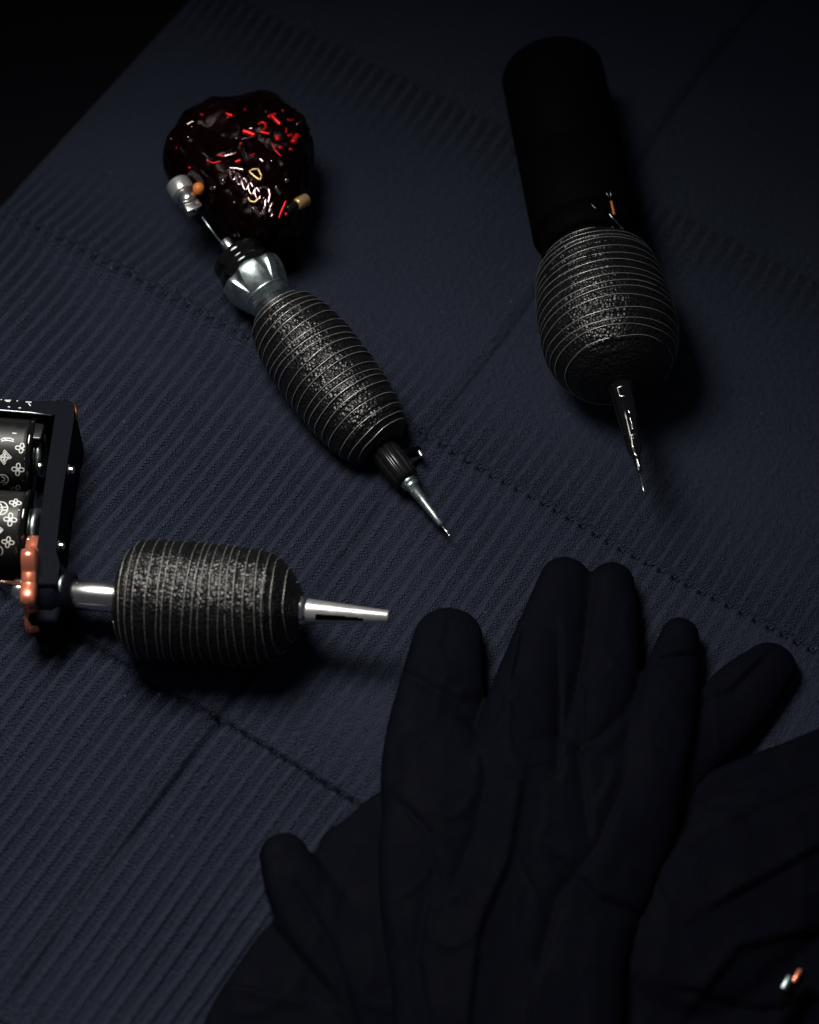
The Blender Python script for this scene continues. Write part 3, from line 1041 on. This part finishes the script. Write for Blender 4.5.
def pillow(poly, z0, h, zref, n=150, pw=0.5):
    """domed flat bag over a star-shaped picture outline"""
    pts = np.array([P(x, y, zref)[:2] for x, y in poly])
    c = pts.mean(0)
    m = len(pts)
    bd = []
    for i in range(n):
        t = i / n * m
        k = int(t)
        q = t - k
        p0, p1, p2, p3 = (pts[(k + o) % m] for o in (-1, 0, 1, 2))
        bd.append(0.5 * ((2 * p1) + (-p0 + p2) * q + (2 * p0 - 5 * p1 + 4 * p2 - p3) * q * q + (-p0 + 3 * p1 - 3 * p2 + p3) * q ** 3))
    bd = np.array(bd)
    V, F = [], []
    R = 30
    for i in range(R):
        al = -math.pi / 2 + math.pi * (i + .5) / R
        k = abs(math.cos(al)) ** 0.35
        z = z0 + math.sin(al) * h * 0.75
        for p in bd:
            V.append((*(c + (p - c) * k), z))
    for i in range(R - 1):
        for j in range(n):
            k = (j + 1) % n
            F.append((i * n + j, i * n + k, (i + 1) * n + k, (i + 1) * n + j))
    F.append(tuple(range(n))[::-1])
    F.append(tuple((R - 1) * n + j for j in range(n)))
    return np.array(V), F


def seg_dist(X, Y, a, b):
    a, b = np.array(a[:2]), np.array(b[:2])
    ab = b - a
    t = np.clip(((X - a[0]) * ab[0] + (Y - a[1]) * ab[1]) / (ab @ ab), 0, 1)
    return np.hypot(X - a[0] - t * ab[0], Y - a[1] - t * ab[1])


def fuse(name, parts, voxel, creases, seed, label, floor=1.6, tension=1.0):
    V, F = join(*parts)
    c = np.array([V[:, 0].mean(), V[:, 1].mean(), 0])
    c[2] = 1.0
    tmp = obj(name + '_raw', V, F, M['glove'], base=c)
    md = tmp.modifiers.new('r', 'REMESH')
    md.mode = 'VOXEL'
    md.voxel_size = voxel * MM
    md.use_smooth_shade = True
    sm = tmp.modifiers.new('s', 'SMOOTH')
    sm.iterations = 9
    sm.factor = 0.6
    dg = bpy.context.evaluated_depsgraph_get()
    ev = tmp.evaluated_get(dg)
    me = bpy.data.meshes.new_from_object(ev)
    n = len(me.vertices)
    co = np.zeros(n * 3)
    me.vertices.foreach_get('co', co)
    co = co.reshape(-1, 3) / MM + c
    no = np.zeros(n * 3)
    me.vertices.foreach_get('normal', no)
    no = no.reshape(-1, 3)
    X, Y = co[:, 0], co[:, 1]
    disp = np.zeros(n)
    for (pts, depth, wd, zz) in creases:
        q = [P(x, y, zz) for x, y in pts]
        D = np.full(n, 1e9)
        side = np.zeros(n)
        for a, b in zip(q[:-1], q[1:]):
            dd = seg_dist(X, Y, a, b)
            sg = (b[0] - a[0]) * (Y - a[1]) - (b[1] - a[1]) * (X - a[0])
            near = dd < D
            side = np.where(near, sg, side)
            D = np.where(near, dd, D)
        side = np.tanh(side / np.hypot(b[0] - a[0], b[1] - a[1]) / 0.35) if len(q) == 2 else np.tanh(side / 12.0)
        disp += np.sign(depth) * -0.9 * side * np.exp(-D / (wd * 1.6))
        disp += depth * 0.35 * np.exp(-(D / wd) ** 2)
    for i in range(n):
        p = Vector((X[i], Y[i], co[i, 2]))
        w1 = noise.noise(p * 0.045 + Vector((seed, 0, 0)))
        w2 = 1 - abs(noise.noise(Vector((X[i] * 0.035 + w1 * .8, Y[i] * 0.014 + w1, seed))) * 2.4)
        w3 = 1 - abs(noise.noise(Vector((X[i] * 0.1, Y[i] * 0.06 + w1 * 2, seed + 4))) * 2.6)
        disp[i] += tension * (0.8 * w1 + 1.1 * max(0, w2 - .6) + 0.5 * max(0, w3 - .62))
    up = np.clip(no[:, 2], 0, 1)
    co[:, 2] += disp * up * 1.0
    co[:, :2] += no[:, :2] * (disp * 0.15)[:, None]
    co[:, 2] = np.maximum(co[:, 2], floor)
    me.vertices.foreach_set('co', ((co - c) * MM).ravel())
    me.update()
    me.polygons.foreach_set('use_smooth', [True] * len(me.polygons))
    if not me.materials:
        me.materials.append(M['glove'])
    bpy.data.objects.remove(tmp)
    me.name = name
    o = bpy.data.objects.new(name, me)
    COL.objects.link(o)
    o.location = c * MM
    tag(o, label=label, category='glove', group='black disposable gloves')
    return o


# lower glove, lying under the other one: one fingertip sticks out at the left
low = [
    flat_tube([(284, 856, 24, 5.5, 8), (296, 885, 30, 6, 8), (325, 925, 40, 6, 8), (375, 970, 60, 6.5, 8), (440, 1010, 80, 6.5, 8)]),
    pillow([(352, 812), (318, 845), (306, 880), (292, 905), (262, 930), (236, 965), (208, 1010), (190, 1060), (180, 1120), (420, 1200), (900, 1200), (1010, 1050), (1000, 800), (900, 700), (850, 716), (800, 737), (752, 754), (706, 774), (680, 790), (600, 790), (500, 780), (430, 775), (388, 786)], 6.0, 4.8, 6.0),
    flat_tube([(345, 848, 26, 4, 6), (372, 890, 45, 6, 7), (420, 940, 60, 6, 8)]),
    flat_tube([(900, 790, 60, 7, 8), (790, 850, 75, 7.5, 9), (690, 930, 80, 7.5, 9)]),
]
low_creases = [([(300, 890), (335, 950), (360, 1030)], -1.6, 2.2, 9), ([(280, 930), (330, 990)], -1.0, 2.0, 9), ([(819, 792), (760, 815), (700, 850)], -1.6, 2.5, 12),
               ([(819, 930), (740, 950), (700, 1000)], 1.4, 4, 12), ([(690, 990), (760, 1005), (819, 995)], -1.2, 2.5, 12), ([(240, 985), (300, 1000)], .9, 2.5, 9), ([(819, 850), (730, 900)], 1.5, 4, 12)]
fuse('glove', low, 0.95, low_creases, 2.0, 'black disposable glove lying underneath with one fingertip poking out at its left')

# upper glove: five fingers spread upwards
top_ = [
    flat_tube([(448, 639, 35, 7, 9), (441, 690, 42, 7, 9), (432, 735, 44.5, 7.5, 9), (430, 785, 48, 8, 10), (450, 850, 62, 7, 9)]),
    flat_tube([(565, 580, 26, 6.5, 8), (553, 625, 33, 7, 8), (537, 680, 40, 7.5, 9), (519, 740, 43, 8, 11), (500, 815, 50, 7, 9)]),
    flat_tube([(612, 583, 23, 6.5, 8), (613, 625, 26.5, 7, 8), (609, 680, 29, 7.5, 9), (598, 740, 32, 8, 11), (580, 815, 42, 7, 9)]),
    flat_tube([(680, 635, 19, 6, 8), (672, 672, 27, 7, 9), (664, 720, 31, 7.5, 11), (652, 770, 33, 8, 12), (636, 830, 36, 7.5, 12), (612, 890, 38, 6, 9)]),
    flat_tube([(770, 667, 27, 6, 6), (740, 697, 35, 6, 6), (711, 735, 31, 6, 6), (692, 765, 22, 5.5, 7), (660, 810, 24, 5, 8)]),
    pillow([(395, 775), (400, 740), (450, 715), (485, 742), (520, 735), (600, 742), (650, 755), (672, 775), (672, 830), (655, 890), (628, 960), (600, 1100), (410, 1110), (392, 1000), (382, 930), (378, 870), (380, 825)], 12.0, 7.5, 12.0),
]
top_creases = [([(405, 672), (430, 690), (462, 705), (478, 702)], -2.2, 2.2, 10), ([(485, 745), (500, 720), (512, 690)], 1.4, 3, 12), ([(560, 640), (562, 700), (560, 770)], -1.8, 2.5, 12),
               ([(585, 700), (583, 770), (590, 830)], -1.6, 2.5, 13), ([(640, 690), (625, 720), (600, 745), (575, 760)], -2.2, 2.2, 12), ([(625, 790), (600, 850), (560, 900), (545, 960)], -2.0, 3, 16),
               ([(480, 745), (490, 775), (480, 830), (460, 880)], -1.8, 2.6, 16), ([(400, 800), (430, 830), (440, 880)], -1.5, 2.5, 16), ([(520, 800), (510, 860), (480, 930), (470, 1020)], 2.0, 4.5, 18),
               ([(660, 660), (690, 655)], -1.0, 1.8, 11), ([(560, 860), (600, 900), (640, 910)], -1.6, 3, 16),
               ([(430, 900), (420, 960), (430, 1020)], -1.8, 3, 16), ([(700, 700), (730, 690), (760, 660)], -.8, 2, 10), ([(520, 640), (512, 680)], .8, 2.5, 10)]
fuse('glove', top_, 0.8, top_creases, 7.0, 'black disposable glove on top with all five fingers spread out towards the machines')


# ------------------------------------------------------------------ small things
def plug():
    base = P(788, 985, 16)
    r_ = root('metal_clip', 'tiny dark clip with silver and copper glints on the glove, bottom right', 'clip', (*base[:2], 14.0))
    z = 17.0
    d = P(797, 966, z) - P(780, 996, z)
    d /= np.linalg.norm(d)
    q = P(782.5, 990, z + .5)
    v, f = lathe(q, d, bev(4.6, 1.05, .4), 24)
    obj('silver_sleeve', v, f, M['satin'], r_)
    q2 = P(793, 983, z)
    v, f = lathe(q2, d, bev(4.5, .8, .3), 24)
    obj('copper_pin', v, f, M['copper'], r_)
    v, f = box(P(784, 994, z - 1.6), d, (4.5, 1.8, 1.0), .6)
    v2, f2 = box(P(792, 986, z - 1.4), d, (5.5, 1.6, 1.0), .5)
    obj('clip_body', *join((v, f), (v2, f2)), M['barrel'], r_)


plug()


def cup():
    b = P(310, -24, 0)
    v, f = lathe(np.array([b[0], b[1], 2.0]), (0, 0, 1), [(0, 9), (.4, 9.6), (5, 10), (8.4, 10.2), (9, 9.8), (9, 8.9), (8.4, 8.8), (3, 8.4), (2.5, 3)], 64)
    o = obj('ink_cup', v, f, M['blackplastic'], base=(b[0], b[1], 2.0))
    tag(o, label='small black round cup cut off by the top edge of the picture', category='cup')


cup()


def card():
    # corner of something pale beyond the lower edge of the paper
    pl = []
    for a, n in ((-60, N0 - 0.4), (-6.0, N0 - 0.4), (4.5, N0 - 9), (0, N0 - 70), (-60, N0 - 70)):
        pl.append((a * AX[0] + n * NX[0], a * AX[1] + n * NX[1]))
    v, f = prism(pl, -3.2, -1.6, .2)
    c = v.mean(0)
    o = obj('card', v, f, M['cream'], smooth=False, base=(c[0], c[1], -3.2))
    tag(o, label='cream card corner just showing at the bottom left beyond the paper towel', category='card')


card()

# ------------------------------------------------------------------ light, world, camera
w = bpy.data.worlds.new('World')
SC.world = w
w.use_nodes = True
w.node_tree.nodes['Background'].inputs[0].default_value = (0.75, 0.82, 1.0, 1)
w.node_tree.nodes['Background'].inputs[1].default_value = 0.042


def spot(name, loc, target, power, size, blend, rad, col=(1, 1, 1)):
    l = bpy.data.lights.new(name, 'SPOT')
    l.energy = power
    l.spot_size = math.radians(size)
    l.spot_blend = blend
    l.shadow_soft_size = rad * MM
    l.color = col
    o = bpy.data.objects.new(name, l)
    COL.objects.link(o)
    o.location = [c * MM for c in loc]
    dr = Vector(np.asarray(target, float) - np.asarray(loc, float))
    o.rotation_euler = dr.to_track_quat('-Z', 'Y').to_euler()
    return o


LP = P(-50, 240, 0)
spot('key_lamp', (LP[0], LP[1], 430), P(140, 860, 0), 10.0, 84, 1.0, 105, (1.0, 0.97, 0.92))

cd = bpy.data.cameras.new('camera')
cam = bpy.data.objects.new('camera', cd)
COL.objects.link(cam)
SC.camera = cam
cam.location = CAM * MM
cam.rotation_euler = (TILT, 0, 0)
cd.lens = LENS
cd.sensor_fit = 'VERTICAL'
cd.sensor_height = SENS
cd.sensor_width = SENS
cd.clip_start = 0.01
cd.clip_end = 20
cd.dof.use_dof = True
foc = P(500, 500, 10)
cd.dof.focus_distance = float(np.dot(foc - CAM, FW)) * MM
cd.dof.aperture_fstop = 8.0

SC.view_settings.view_transform = 'Standard'
SC.view_settings.look = 'None'
SC.view_settings.exposure = 0
SC.view_settings.gamma = 1
